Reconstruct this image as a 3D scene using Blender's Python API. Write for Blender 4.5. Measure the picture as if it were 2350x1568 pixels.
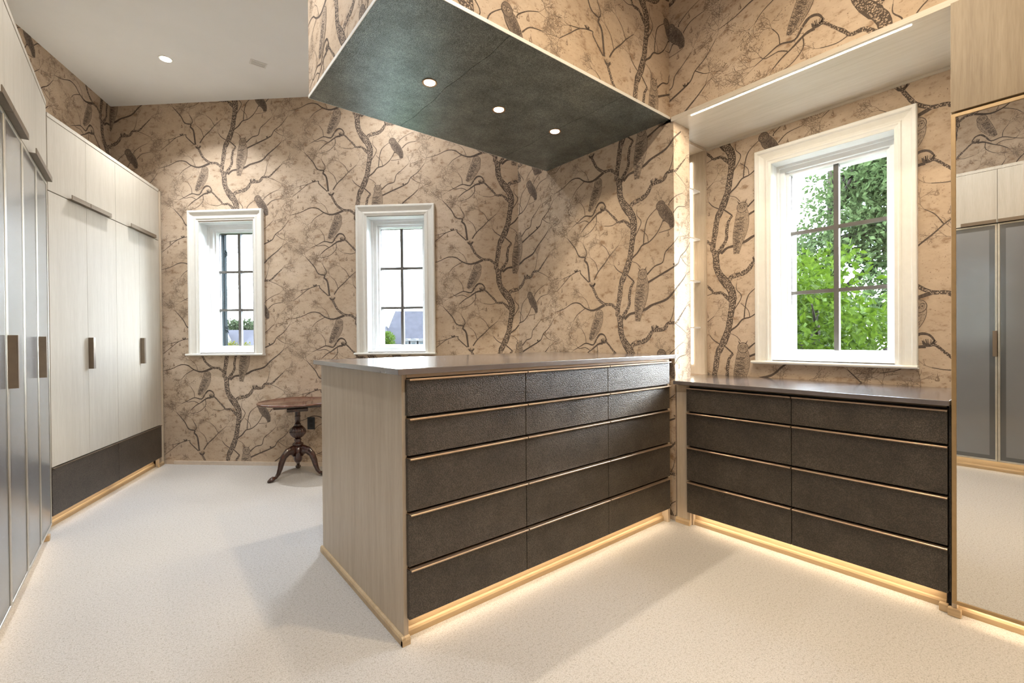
import bpy, math, random
import numpy as np
from mathutils import Matrix, Vector

# ------------------------------------------------------------------ scene reset
for o in list(bpy.data.objects):
    bpy.data.objects.remove(o)
SC = bpy.context.scene
COL = SC.collection
R = math.radians
random.seed(7)

# ------------------------------------------------------------------ camera
cam = bpy.data.cameras.new('camera')
cam.sensor_fit = 'HORIZONTAL'; cam.sensor_width = 36.0
cam.lens = 1049.32 / 2350 * 36.0
cam.clip_start = 0.02; cam.clip_end = 400
co = bpy.data.objects.new('camera', cam); COL.objects.link(co)
yaw, pit, rol = R(50.94633), R(-0.37518), R(-0.48308)
fw = Vector((math.cos(yaw)*math.cos(pit), math.sin(yaw)*math.cos(pit), math.sin(pit)))
rt0 = Vector((math.sin(yaw), -math.cos(yaw), 0)); up0 = rt0.cross(fw)
rt = math.cos(rol)*rt0 + math.sin(rol)*up0
up = -math.sin(rol)*rt0 + math.cos(rol)*up0
m = Matrix.Identity(4)
for i in range(3):
    m[i][0] = rt[i]; m[i][1] = up[i]; m[i][2] = -fw[i]
m[2][3] = 1.2
co.matrix_world = m
SC.camera = co

# ------------------------------------------------------------------ exposure
vs = SC.view_settings
vs.view_transform = 'Standard'; vs.look = 'None'; vs.gamma = 1.0
vs.exposure = 0.54
vs.use_curve_mapping = False
cy = SC.cycles
cy.max_bounces = 5; cy.diffuse_bounces = 3; cy.glossy_bounces = 3; cy.transmission_bounces = 2; cy.transparent_max_bounces = 6
cy.use_adaptive_sampling = True; cy.adaptive_threshold = 0.08

# ------------------------------------------------------------------ sky
w = bpy.data.worlds.new('sky'); SC.world = w; w.use_nodes = True
nt = w.node_tree; nt.nodes.clear()
N = lambda t: nt.nodes.new(t)
tc = N('ShaderNodeTexCoord'); sep = N('ShaderNodeSeparateXYZ'); nt.links.new(tc.outputs['Generated'], sep.inputs[0])
mp = N('ShaderNodeMapping'); mp.inputs['Scale'].default_value = (1, 1, 2.6); mp.inputs['Location'].default_value = (0.35, 1.9, 0.1)
nt.links.new(tc.outputs['Generated'], mp.inputs['Vector'])
nz = N('ShaderNodeTexNoise'); nz.inputs['Scale'].default_value = 3.2; nz.inputs['Detail'].default_value = 6; nz.inputs['Roughness'].default_value = 0.55
nt.links.new(mp.outputs[0], nz.inputs['Vector'])
cr = N('ShaderNodeValToRGB'); cr.color_ramp.elements[0].position = 0.38; cr.color_ramp.elements[1].position = 0.58
cr.color_ramp.elements[0].color = (0.50, 0.68, 0.98, 1); cr.color_ramp.elements[1].color = (0.92, 0.97, 1.0, 1)
nt.links.new(nz.outputs['Fac'], cr.inputs[0])
hr = N('ShaderNodeMapRange'); hr.inputs[1].default_value = 0.02; hr.inputs[2].default_value = 0.16
nt.links.new(sep.outputs[2], hr.inputs[0])
mx = N('ShaderNodeMixRGB'); mx.inputs[1].default_value = (0.92, 0.97, 1.0, 1)
nt.links.new(hr.outputs[0], mx.inputs[0]); nt.links.new(cr.outputs[0], mx.inputs[2])
bg = N('ShaderNodeBackground'); bg.inputs[1].default_value = 26.0
nt.links.new(mx.outputs[0], bg.inputs[0])
wo = N('ShaderNodeOutputWorld'); nt.links.new(bg.outputs[0], wo.inputs[0])

# ------------------------------------------------------------------ sun (hazy, soft)
sl = bpy.data.lights.new('sun', 'SUN'); sl.energy = 14.0; sl.angle = R(22); sl.color = (0.93, 0.97, 1.0)
so = bpy.data.objects.new('sun', sl); COL.objects.link(so)
sdir = Vector((-0.80, 0.55, -0.36)).normalized()
so.rotation_euler = sdir.to_track_quat('-Z', 'Y').to_euler(); so.location = (12, -8, 9)

# ------------------------------------------------------------------ materials
MAT = {}
def nodemat(name):
    mt = bpy.data.materials.new(name); mt.use_nodes = True
    MAT[name] = mt
    t = mt.node_tree
    return mt, t, t.nodes['Principled BSDF']
def setp(b, **k):
    for kk, v in k.items():
        b.inputs[kk.replace('_', ' ')].default_value = v
def noise(t, coord, scale, detail=4, rough=0.5, mapscale=(1, 1, 1), dist=0.0):
    tcn = t.nodes.new('ShaderNodeTexCoord'); mpn = t.nodes.new('ShaderNodeMapping')
    mpn.inputs['Scale'].default_value = mapscale
    if coord == 'Position':
        g = t.nodes.new('ShaderNodeNewGeometry'); t.links.new(g.outputs['Position'], mpn.inputs['Vector'])
    else:
        t.links.new(tcn.outputs[coord], mpn.inputs['Vector'])
    n = t.nodes.new('ShaderNodeTexNoise'); n.inputs['Scale'].default_value = scale
    n.inputs['Detail'].default_value = detail; n.inputs['Roughness'].default_value = rough
    n.inputs['Distortion'].default_value = dist
    t.links.new(mpn.outputs[0], n.inputs['Vector'])
    return n
def ramp(t, src, stops):
    r = t.nodes.new('ShaderNodeValToRGB')
    e = r.color_ramp.elements
    e[0].position, e[0].color = stops[0][0], (*stops[0][1], 1)
    e[1].position, e[1].color = stops[-1][0], (*stops[-1][1], 1)
    for p, c in stops[1:-1]:
        q = e.new(p); q.color = (*c, 1)
    t.links.new(src, r.inputs[0])
    return r
def mixc(t, a, b, fac, mode='MIX'):
    x = t.nodes.new('ShaderNodeMixRGB'); x.blend_type = mode
    for i, v in ((1, a), (2, b)):
        if isinstance(v, tuple): x.inputs[i].default_value = (*v, 1)
        else: t.links.new(v, x.inputs[i])
    if isinstance(fac, float): x.inputs[0].default_value = fac
    else: t.links.new(fac, x.inputs[0])
    return x
def bump(t, b, src, strength, dist):
    n = t.nodes.new('ShaderNodeBump'); n.inputs['Strength'].default_value = strength; n.inputs['Distance'].default_value = dist
    t.links.new(src, n.inputs['Height']); t.links.new(n.outputs[0], b.inputs['Normal'])
def plain(name, col, rough=0.5, metal=0.0, spec=0.5, coat=0.0, var=0.06, vscale=30):
    mt, t, b = nodemat(name)
    n = noise(t, 'Object', vscale, 3)
    lo = tuple(c*(1-var) for c in col); hi = tuple(min(1, c*(1+var)) for c in col)
    r = ramp(t, n.outputs['Fac'], [(0.3, lo), (0.7, hi)])
    t.links.new(r.outputs[0], b.inputs['Base Color'])
    setp(b, Roughness=rough, Metallic=metal, Specular_IOR_Level=spec, Coat_Weight=coat)
    return mt
def emis(name, col, strength):
    mt, t, b = nodemat(name)
    b.inputs['Base Color'].default_value = (*col, 1)
    b.inputs['Emission Color'].default_value = (*col, 1); b.inputs['Emission Strength'].default_value = strength
    return mt

# wallpaper ground: aged tan paper with stains
mt, t, b = nodemat('wallpaper')
n1 = noise(t, 'Position', 1.7, 5, 0.6); n2 = noise(t, 'Position', 14, 5, 0.65, (1, 1, 1.7)); n3 = noise(t, 'Position', 75, 2, 0.5, (1, 1, 1.4))
c1 = ramp(t, n1.outputs['Fac'], [(0.28, (0.47, 0.355, 0.250)), (0.5, (0.56, 0.442, 0.328)), (0.72, (0.64, 0.525, 0.41))])
c2 = ramp(t, n2.outputs['Fac'], [(0.30, (0.52, 0.42, 0.35)), (0.44, (0.93, 0.91, 0.89)), (0.7, (1.06, 1.06, 1.05))])
c3 = ramp(t, n3.outputs['Fac'], [(0.27, (0.55, 0.45, 0.38)), (0.37, (1, 1, 1))])
x1 = mixc(t, c1.outputs[0], c2.outputs[0], 0.9, 'MULTIPLY'); x2 = mixc(t, x1.outputs[0], c3.outputs[0], 0.6, 'MULTIPLY')
t.links.new(x2.outputs[0], b.inputs['Base Color']); setp(b, Roughness=0.75, Specular_IOR_Level=0.2)
def inkmat(name, col, v=0.25):
    mt, t, b = nodemat(name)
    n = noise(t, 'Position', 120, 2)
    r = ramp(t, n.outputs['Fac'], [(0.3, tuple(c*(1-v) for c in col)), (0.7, tuple(c*(1+v) for c in col))])
    t.links.new(r.outputs[0], b.inputs['Base Color']); setp(b, Roughness=0.8, Specular_IOR_Level=0.15)
inkmat('ink', (0.118, 0.092, 0.074))
inkmat('ink_twig', (0.205, 0.155, 0.117))
inkmat('ink_leaf', (0.31, 0.228, 0.163))
inkmat('paper_spot', (0.54, 0.42, 0.315))
inkmat('owl_fill', (0.37, 0.285, 0.212))
inkmat('owl_dark', (0.215, 0.165, 0.128))

def oak(name, cols, axis='z', k2=0.8):
    mt, t, b = nodemat(name)
    sc = {'z': (1, 1, 0.055), 'x': (0.055, 1, 1), 'y': (1, 0.055, 1)}[axis]
    a = noise(t, 'Object', 26, 6, 0.6, sc, 0.6); f = noise(t, 'Object', 190, 3, 0.6, sc)
    r = ramp(t, a.outputs['Fac'], [(0.25, cols[0]), (0.5, cols[1]), (0.78, cols[2])])
    r2 = ramp(t, f.outputs['Fac'], [(0.3, (0.84, 0.82, 0.78)), (0.62, (1, 1, 1))])
    x = mixc(t, r.outputs[0], r2.outputs[0], k2, 'MULTIPLY')
    t.links.new(x.outputs[0], b.inputs['Base Color'])
    setp(b, Roughness=0.42, Specular_IOR_Level=0.4)
    bump(t, b, f.outputs['Fac'], 0.12, 0.001)
OAKC = ((0.49, 0.395, 0.29), (0.575, 0.478, 0.365), (0.64, 0.55, 0.435))
oak('oak', OAKC); oak('oak_horizontal', OAKC, 'x'); oak('oak_soffit_lit', ((0.57, 0.51, 0.42), (0.63, 0.57, 0.48), (0.67, 0.615, 0.53)), 'y', 0.5)  # soffit oak lightened to paint in the window and strip light
OAKB = tuple(tuple(c*k for c, k in zip(q, (0.95, 0.84, 0.66))) for q in OAKC)
oak('oak_plinth', OAKB, 'x')
oak('oak_warm_light', ((0.22, 0.165, 0.105), (0.30, 0.235, 0.155), (0.36, 0.29, 0.20)), 'z', 0.9)  # upper door oak: stronger grain, with warm dim light painted into its colour
oak('oak_pale', ((0.49, 0.44, 0.365), (0.53, 0.48, 0.40), (0.57, 0.52, 0.44)), 'z', 0.45)
setp(MAT['oak_pale'].node_tree.nodes['Principled BSDF'], Roughness=0.6, Specular_IOR_Level=0.12)

def shagreen(name, lo, mid, hi, rough, spec, bs):
    mt, t, b = nodemat(name)
    tcn = t.nodes.new('ShaderNodeTexCoord')
    v = t.nodes.new('ShaderNodeTexVoronoi'); v.inputs['Scale'].default_value = 230
    t.links.new(tcn.outputs['Object'], v.inputs['Vector'])
    n = noise(t, 'Object', 7, 5, 0.65); n2 = noise(t, 'Object', 45, 4, 0.7)
    r = ramp(t, n.outputs['Fac'], [(0.3, lo), (0.52, mid), (0.75, hi)])
    r2 = ramp(t, v.outputs['Distance'], [(0.0, (1.9, 1.85, 1.78)), (0.6, (0.42, 0.42, 0.42))])
    r3 = ramp(t, n2.outputs['Fac'], [(0.3, (0.72, 0.72, 0.72)), (0.65, (1.15, 1.15, 1.15))])
    x = mixc(t, r.outputs[0], r2.outputs[0], 0.8, 'MULTIPLY'); x2 = mixc(t, x.outputs[0], r3.outputs[0], 0.8, 'MULTIPLY')
    t.links.new(x2.outputs[0], b.inputs['Base Color']); setp(b, Roughness=rough, Specular_IOR_Level=spec)
    bump(t, b, v.outputs['Distance'], bs, -0.002)
shagreen('shagreen', (0.050, 0.040, 0.031), (0.074, 0.060, 0.047), (0.105, 0.087, 0.070), 0.36, 0.6, 0.7)
shagreen('shagreen_grey', (0.17, 0.20, 0.196), (0.26, 0.305, 0.298), (0.36, 0.42, 0.41), 0.30, 1.0, 0.25)
MAT['shagreen_grey'].node_tree.nodes['Principled BSDF'].inputs['Metallic'].default_value = 0.6

plain('black_gap', (0.012, 0.010, 0.009), 0.7)
plain('pull_metal', (0.56, 0.41, 0.29), 0.34, 0.85)
plain('handle_bronze', (0.20, 0.155, 0.11), 0.45, 0.55)
plain('frame_alu', (0.60, 0.57, 0.50), 0.32, 0.8)
plain('mirror_frame', (0.42, 0.29, 0.15), 0.38, 0.6)
plain('trim_white', (0.80, 0.785, 0.73), 0.35, spec=0.45, var=0.02)
plain('sash_white', (0.84, 0.85, 0.84), 0.35, spec=0.45, var=0.02)
plain('muntin', (0.10, 0.088, 0.075), 0.5, var=0.05)
plain('jamb_dark', (0.004, 0.0065, 0.007), 0.5, spec=0.03)
plain('ceiling_paint', (0.90, 0.90, 0.885), 0.8, spec=0.2, var=0.015, vscale=3)
plain('rough_plaster', (0.62, 0.52, 0.42), 0.8)
plain('mahogany', (0.040, 0.013, 0.008), 0.22, spec=0.6, coat=0.5, var=0.5, vscale=22)
plain('mahogany_top', (0.12, 0.042, 0.022), 0.2, spec=0.6, coat=0.5, var=0.35, vscale=16)
plain('outlet_black', (0.012, 0.014, 0.016), 0.4)
plain('shelf_white', (0.85, 0.84, 0.82), 0.3, var=0.02)
plain('fixture_white', (0.8, 0.79, 0.76), 0.4, var=0.02)
plain('copper_ring', (0.45, 0.27, 0.15), 0.35, 0.8)
plain('roof_slate', (0.0195, 0.0195, 0.0234), 0.8, var=0.12, vscale=1.5, spec=0.03)
plain('house_white', (0.0455, 0.0455, 0.0455), 0.7, spec=0.03)
plain('brick_wall', (0.0168, 0.0119, 0.0105), 0.85, var=0.25, vscale=6, spec=0.03)
plain('house_glass', (0.02, 0.024, 0.025), 0.2, spec=0.03)
plain('bark', (0.02, 0.017, 0.014), 0.9, var=0.3, vscale=8, spec=0.03)
plain('grass', (0.012, 0.019, 0.006), 0.9, var=0.3, vscale=0.6, spec=0.03)

# worktop: satin brown-black leathered stone
mt, t, b = nodemat('worktop')
n = noise(t, 'Object', 9, 5, 0.6, (0.35, 1, 1)); r = ramp(t, n.outputs['Fac'], [(0.3, (0.105, 0.088, 0.086)), (0.7, (0.15, 0.13, 0.128))])
t.links.new(r.outputs[0], b.inputs['Base Color']); setp(b, Roughness=0.22, Specular_IOR_Level=1.0, Coat_Weight=0.8, Coat_Roughness=0.14)

# smoked grey glass of the wardrobe doors
for nm, c in (('grey_glass', (0.165, 0.17, 0.178)), ('grey_band', (0.075, 0.078, 0.080))):
    mt, t, b = nodemat(nm)
    n = noise(t, 'Object', 3, 2); r = ramp(t, n.outputs['Fac'], [(0.3, tuple(q*0.95 for q in c)), (0.7, tuple(q*1.05 for q in c))])
    t.links.new(r.outputs[0], b.inputs['Base Color']); setp(b, Roughness=0.24, Specular_IOR_Level=0.9, Coat_Weight=0.4, Coat_Roughness=0.12)

mt, t, b = nodemat('mirror')
n = noise(t, 'Object', 2, 1); r = ramp(t, n.outputs['Fac'], [(0.3, (0.86, 0.865, 0.85)), (0.7, (0.88, 0.88, 0.87))])
t.links.new(r.outputs[0], b.inputs['Base Color']); setp(b, Roughness=0.0, Metallic=1.0)

# carpet
mt, t, b = nodemat('carpet')
n1 = noise(t, 'Position', 210, 3, 0.7); n2 = noise(t, 'Position', 1.2, 3); n3 = noise(t, 'Position', 85, 3, 0.6)
c1 = ramp(t, n1.outputs['Fac'], [(0.30, (0.30, 0.275, 0.245)), (0.47, (0.51, 0.48, 0.445)), (0.7, (0.585, 0.56, 0.53))])
c2 = ramp(t, n2.outputs['Fac'], [(0.3, (0.95, 0.95, 0.95)), (0.7, (1, 1, 1))])
c3 = ramp(t, n3.outputs['Fac'], [(0.25, (0.70, 0.66, 0.60)), (0.5, (1, 1, 1))])
x = mixc(t, c1.outputs[0], c2.outputs[0], 1.0, 'MULTIPLY'); x = mixc(t, x.outputs[0], c3.outputs[0], 0.7, 'MULTIPLY')
t.links.new(x.outputs[0], b.inputs['Base Color']); setp(b, Roughness=0.95, Specular_IOR_Level=0.1)
bump(t, b, n1.outputs['Fac'], 0.6, 0.004)

# window glass: thin pane, mostly clear with a weak reflection
mt, t, b = nodemat('pane_glass')
out = [n for n in t.nodes if n.type == 'OUTPUT_MATERIAL'][0]; t.nodes.remove(b)
tr = t.nodes.new('ShaderNodeBsdfTransparent'); tr.inputs[0].default_value = (0.96, 0.98, 0.97, 1)
gl = t.nodes.new('ShaderNodeBsdfGlossy'); gl.inputs['Roughness'].default_value = 0.02
ms = t.nodes.new('ShaderNodeMixShader'); ms.inputs[0].default_value = 0.05
t.links.new(tr.outputs[0], ms.inputs[1]); t.links.new(gl.outputs[0], ms.inputs[2]); t.links.new(ms.outputs[0], out.inputs[0])

def leafmat(name, lo, hi):
    mt, t, b = nodemat(name)
    n = noise(t, 'Position', 13, 3, 0.6); r = ramp(t, n.outputs['Fac'], [(0.28, lo), (0.62, hi), (0.8, tuple(q*1.5 for q in hi))])  # leaf tone varies; the palest stop paints in sunlit highlights
    t.links.new(r.outputs[0], b.inputs['Base Color']); setp(b, Roughness=0.6, Specular_IOR_Level=0.03)
    out = [q for q in t.nodes if q.type == 'OUTPUT_MATERIAL'][0]
    tl = t.nodes.new('ShaderNodeBsdfTranslucent'); t.links.new(r.outputs[0], tl.inputs[0])
    ad = t.nodes.new('ShaderNodeMixShader'); ad.inputs[0].default_value = 0.45
    t.links.new(b.outputs[0], ad.inputs[1]); t.links.new(tl.outputs[0], ad.inputs[2]); t.links.new(ad.outputs[0], out.inputs[0])
leafmat('leaf_bright', (0.006, 0.0135, 0.0012), (0.030, 0.050, 0.0043))
leafmat('leaf_tree', (0.0135, 0.0250, 0.0075), (0.046, 0.066, 0.026))
leafmat('leaf_far', (0.0119, 0.0182, 0.0084), (0.0252, 0.0329, 0.0168))
leafmat('leaf_yellow', (0.0210, 0.0252, 0.0021), (0.0420, 0.0406, 0.0049))

WARM = (1.0, 0.80, 0.56)
emis('led_warm', (1.0, 0.84, 0.60), 1.5)
emis('led_white', (1.0, 0.93, 0.80), 9.0)
emis('lamp_lens', (1.0, 0.90, 0.72), 12.0)

# ------------------------------------------------------------------ mesh helpers
class MB:
    def __init__(s): s.v = []; s.f = []
    def quad(s, a, b, c, d):
        i = len(s.v); s.v += [a, b, c, d]; s.f.append((i, i+1, i+2, i+3)); return s
    def poly(s, pts):
        i = len(s.v); s.v += list(pts); s.f.append(tuple(range(i, i+len(pts)))); return s
    def box(s, x0, x1, y0, y1, z0, z1):
        i = len(s.v)
        s.v += [(x0,y0,z0),(x1,y0,z0),(x1,y1,z0),(x0,y1,z0),(x0,y0,z1),(x1,y0,z1),(x1,y1,z1),(x0,y1,z1)]
        for q in ((0,3,2,1),(4,5,6,7),(0,1,5,4),(1,2,6,5),(2,3,7,6),(3,0,4,7)): s.f.append(tuple(i+k for k in q))
        return s
    def prism(s, pts, axis, a0, a1):
        """extrude 2D polygon; axis 'x': pts=(y,z); 'y': pts=(x,z); 'z': pts=(x,y)"""
        def P(p, a): return {'x': (a, p[0], p[1]), 'y': (p[0], a, p[1]), 'z': (p[0], p[1], a)}[axis]
        i = len(s.v); n = len(pts)
        s.v += [P(p, a0) for p in pts] + [P(p, a1) for p in pts]
        s.f.append(tuple(i+k for k in reversed(range(n)))); s.f.append(tuple(i+n+k for k in range(n)))
        for k in range(n):
            k2 = (k+1) % n; s.f.append((i+k, i+k2, i+n+k2, i+n+k))
        return s
    def lathe(s, prof, cx=0, cy=0, n=32, flute=None):
        i = len(s.v); m_ = len(prof)
        for (r_, z_) in prof:
            for k in range(n):
                a = 2*math.pi*k/n
                rr = r_*(1+(flute[1]*abs(math.cos(a*flute[0]/2))-flute[1]*.5 if flute else 0))
                s.v.append((cx+rr*math.cos(a), cy+rr*math.sin(a), z_))
        for j in range(m_-1):
            for k in range(n):
                k2 = (k+1) % n
                s.f.append((i+j*n+k, i+j*n+k2, i+(j+1)*n+k2, i+(j+1)*n+k))
        s.f.append(tuple(i+k for k in reversed(range(n)))); s.f.append(tuple(i+(m_-1)*n+k for k in range(n)))
        return s
    def tube(s, pts, rad, n=8, sq=None):
        """rad: list of (rw, rh) or floats; swept along pts"""
        P = [Vector(p) for p in pts]; i = len(s.v)
        for j, p in enumerate(P):
            d = (P[min(j+1, len(P)-1)] - P[max(j-1, 0)]).normalized()
            a = d.cross(Vector((0, 0, 1)))
            if a.length < 1e-3: a = d.cross(Vector((1, 0, 0)))
            a.normalize(); bb = a.cross(d)
            r_ = rad[j] if isinstance(rad, (list, tuple)) else rad
            ra, rb = r_ if isinstance(r_, tuple) else (r_, r_)
            for k in range(n):
                t_ = 2*math.pi*(k+.5)/n
                s.v.append(tuple(p + a*ra*math.cos(t_) + bb*rb*math.sin(t_)))
        for j in range(len(P)-1):
            for k in range(n):
                k2 = (k+1) % n
                s.f.append((i+j*n+k, i+j*n+k2, i+(j+1)*n+k2, i+(j+1)*n+k))
        s.f.append(tuple(i+k for k in reversed(range(n)))); e = i+(len(P)-1)*n
        s.f.append(tuple(e+k for k in range(n)))
        return s
    def frame(s, x0, x1, z0, z1, prof, closed=True):
        """mitred frame; prof = [(inset, y)...] swept round the rectangle (open at the bottom when not closed)"""
        i = len(s.v); n = len(prof)
        for (o_, y_) in prof:
            zb = z0+o_ if closed else z0
            s.v += [(x0+o_, y_, zb), (x0+o_, y_, z1-o_), (x1-o_, y_, z1-o_), (x1-o_, y_, zb)]
        segs = [(0, 1), (1, 2), (2, 3)] + ([(3, 0)] if closed else [])
        for j in range(n-1):
            for a, b_ in segs:
                s.f.append((i+j*4+a, i+j*4+b_, i+(j+1)*4+b_, i+(j+1)*4+a))
        return s
    def build(s, name, mat, parent=None, smooth=False, bevel=0.0):
        me = bpy.data.meshes.new(name); me.from_pydata([tuple(v) for v in s.v], [], s.f); me.validate(); me.update()
        if mat: me.materials.append(MAT[mat])
        o = bpy.data.objects.new(name, me); COL.objects.link(o)
        if parent: o.parent = parent
        if smooth:
            for p in me.polygons: p.use_smooth = True
        if bevel:
            bm = o.modifiers.new('bevel', 'BEVEL'); bm.width = bevel; bm.segments = 2; bm.limit_method = 'ANGLE'
        return o
def box(name, mat, parent, *a, bevel=0.0): return MB().box(*a).build(name, mat, parent, bevel=bevel)
def tag(o, label=None, cat=None, group=None, kind=None):
    for k, v in (('label', label), ('category', cat), ('group', group), ('kind', kind)):
        if v: o[k] = v
    return o
def empty(name, loc=(0, 0, 0), rz=0.0, label=None, cat=None, group=None, kind=None):
    o = bpy.data.objects.new(name, None); COL.objects.link(o)
    o.location = loc; o.rotation_euler = (0, 0, rz); o.empty_display_size = 0.1
    return tag(o, label, cat, group, kind)
def area(name, parent, loc, sx, sy, energy, color, rot=(0, 0, 0), shape='RECTANGLE', spread=180):
    l = bpy.data.lights.new(name, 'AREA'); l.shape = shape; l.size = sx; l.size_y = sy
    l.energy = energy; l.color = color; l.spread = R(spread)
    o = bpy.data.objects.new(name, l); COL.objects.link(o); o.location = loc; o.rotation_euler = rot
    if parent: o.parent = parent
    return o

# ------------------------------------------------------------------ room constants
CEIL = 3.51
A_BACK = math.atan2(-0.6868, 0.7268)          # back wall, local x runs to the right seen from inside
BK0 = (-0.208, 5.970); BKL = 4.001
A_LEFT = R(67.5); LF0 = (-1.02, 4.008); LFL = 2.122
XP = 2.70                                       # right wall plane

# ------------------------------------------------------------------ wallpaper print: one repeat of the drawing, in metres about the pale owl's head
TW, TH = 1.325, 0.99
rng = random.Random(11)
Q = []; QL = []                                  # quads (4x2) and layer: 0 trunk ink, 1 twig ink, 2 leaf/pear, 3 paper spot, 4 owl fill, 5 owl ink
def T(p): return ((p[0]-940)/1450.0, -(p[1]-120)/1450.0)
def quad2(a, b, c, d, L): Q.append((a, b, c, d)); QL.append(L)
def smooth(pts, sub=4):
    P = [np.array(p, float) for p in pts]
    if len(P) < 3: return P
    out = []
    for i in range(len(P)-1):
        p0, p1, p2, p3 = P[max(i-1, 0)], P[i], P[i+1], P[min(i+2, len(P)-1)]
        for k in range(sub):
            t_ = k/sub
            out.append(0.5*((2*p1)+(-p0+p2)*t_+(2*p0-5*p1+4*p2-p3)*t_**2+(-p0+3*p1-3*p2+p3)*t_**3))
    out.append(P[-1]); return out
def ribbon(pts, w0, w1, L, sub=4, rough=0.0, spots=False):
    """pts in crop pixels, widths in crop pixels"""
    if isinstance(w0, list):
        P3 = smooth([(p[0], p[1], w_) for p, w_ in zip(pts, w0)], sub)
    else:
        n = len(pts)
        P3 = smooth([(p[0], p[1], w0+(w1-w0)*i/(n-1)) for i, p in enumerate(pts)], sub)
    Lft, Rgt = [], []
    for i, p in enumerate(P3):
        d = P3[min(i+1, len(P3)-1)][:2]-P3[max(i-1, 0)][:2]; d = d/(np.hypot(*d)+1e-9); nn = np.array((-d[1], d[0]))
        ww = p[2]*0.5*(1+rng.uniform(-rough, rough))
        Lft.append(T(p[:2]+nn*ww)); Rgt.append(T(p[:2]-nn*ww))
    for i in range(len(P3)-1): quad2(Lft[i], Lft[i+1], Rgt[i+1], Rgt[i], L)
    if spots:
        for i in range(len(P3)-1):
            a, b_ = P3[i], P3[i+1]; seg = np.hypot(*(b_[:2]-a[:2])); d = (b_[:2]-a[:2])/(seg+1e-9); nn = np.array((-d[1], d[0]))
            wdt = (a[2]+b_[2])/2
            for k in range(max(1, int(seg*wdt/150))):
                c = a[:2]+d*seg*rng.random()+nn*wdt*rng.uniform(-.40, .40)
                blob(c, min(rng.uniform(3.0, 6.5), wdt*.17), min(rng.uniform(2.0, 4.2), wdt*.14), math.atan2(nn[1], nn[0]), 3)
def blob(c, ra, rb, ang, L):
    ca, sa = math.cos(ang), math.sin(ang); pt = []
    for k in range(6):
        t_ = k*math.pi/3
        x_, y_ = ra*math.cos(t_), rb*math.sin(t_); pt.append(T((c[0]+x_*ca-y_*sa, c[1]+x_*sa+y_*ca)))
    quad2(pt[0], pt[1], pt[2], pt[3], L); quad2(pt[3], pt[4], pt[5], pt[0], L)
def twig(p, ang, ln, w_, depth):
    a2 = ang+rng.uniform(-.25, .25); mid = (p[0]+math.cos(a2)*ln*.5, p[1]+math.sin(a2)*ln*.5)
    a3 = a2+rng.uniform(-.5, .5); e = (mid[0]+math.cos(a3)*ln*.5, mid[1]+math.sin(a3)*ln*.5)
    ribbon([p, mid, e], w_, max(w_*.65, 2.5), 1, 2)
    for q in (mid, e):
        for _ in range(2 if depth < 2 else 1):
            blob((q[0]+rng.uniform(-22, 22), q[1]+rng.uniform(-22, 22)), rng.uniform(2.8, 5.5), rng.uniform(1.8, 3.4), rng.random()*3, 2)
    if depth:
        for s_ in (-1, 1):
            twig(mid if s_*rng.choice((-1, 1)) > 0 else e, a3+s_*rng.uniform(.35, .85), ln*rng.uniform(.6, .85), max(w_*.75, 2.7), depth-1)
        twig(e, a3+rng.uniform(-.3, .3), ln*.68, max(w_*.72, 2.7), depth-1)
def branch(pts, w0, w1, ends=True, d=2, ln=70, ink=0, spots=False, side=0):
    ribbon(pts, w0, w1, ink, 4, 0.12, spots)
    we = w1 if not isinstance(w0, list) else w0[-1]
    a, b_ = pts[-2], pts[-1]; an = math.atan2(b_[1]-a[1], b_[0]-a[0])
    if ends:
        for s_ in ((-.4, .4) if d > 1 else (0.1,)): twig(b_, an+s_, ln*rng.uniform(1.2, 1.8), max(2.6, we*.5), d)
    for _ in range(side):
        k = rng.randrange(1, len(pts)); p = pts[k]; q = pts[k-1]; an = math.atan2(p[1]-q[1], p[0]-q[0])
        twig(p, an+rng.choice((-1, 1))*rng.uniform(.6, 1.1), ln, 3.4, d-1)
def pear(x_, y_, s_=1.0):
    ribbon([(x_, y_-34*s_), (x_+2, y_-18*s_)], 2.5, 3, 1, 1)
    ribbon([(x_+2, y_-20*s_), (x_+1, y_-8*s_), (x_, y_+6*s_), (x_, y_+20*s_), (x_, y_+25*s_)], [7*s_, 14*s_, 26*s_, 28*s_, 12*s_], 0, 2, 2)
    blob((x_-4*s_, y_+8*s_), 5*s_, 8*s_, 0, 3)
def nest(x_, y_, s_=1.0):
    ribbon([(x_-34*s_, y_-16*s_), (x_-22*s_, y_+10*s_), (x_, y_+18*s_), (x_+22*s_, y_+10*s_), (x_+34*s_, y_-16*s_)], [10*s_, 24*s_, 28*s_, 24*s_, 10*s_], 0, 0, 3, .25)
    for k in range(14):
        a_ = rng.uniform(-2.9, -.2)
        ribbon([(x_+30*s_*math.cos(a_), y_+12*s_+abs(math.sin(a_))*4), (x_+52*s_*math.cos(a_), y_-4*s_+26*s_*math.sin(a_))], 4, 2.5, 0, 1)
# trunk
branch([(1186,1590),(1200,1480),(1216,1400),(1240,1250),(1300,1130),(1350,1000),(1378,850),(1400,700),(1390,600),(1345,520),(1270,420),(1230,320),(1222,200),(1182,120)],
       [50,52,56,64,68,70,68,74,80,84,78,70,64,50], 0, ends=False, spots=True)
# second stem rising beside it and its crossing twig
branch([(1232,200),(1275,140),(1335,50),(1342,-45),(1358,-130),(1400,-190)], [40,40,36,32,30,22], 0, ends=False, spots=True)
branch([(1400,1245),(1310,1165),(1250,1140),(1190,1100),(1150,1050)], 14, 7, ln=60)
# perch of the eared owl
branch([(1280,190),(1340,140),(1432,125),(1532,100),(1612,60),(1772,15),(1872,-75),(1990,-165),(2060,-230)], [26,26,28,28,24,20,17,13,9], 0, side=2)
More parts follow.
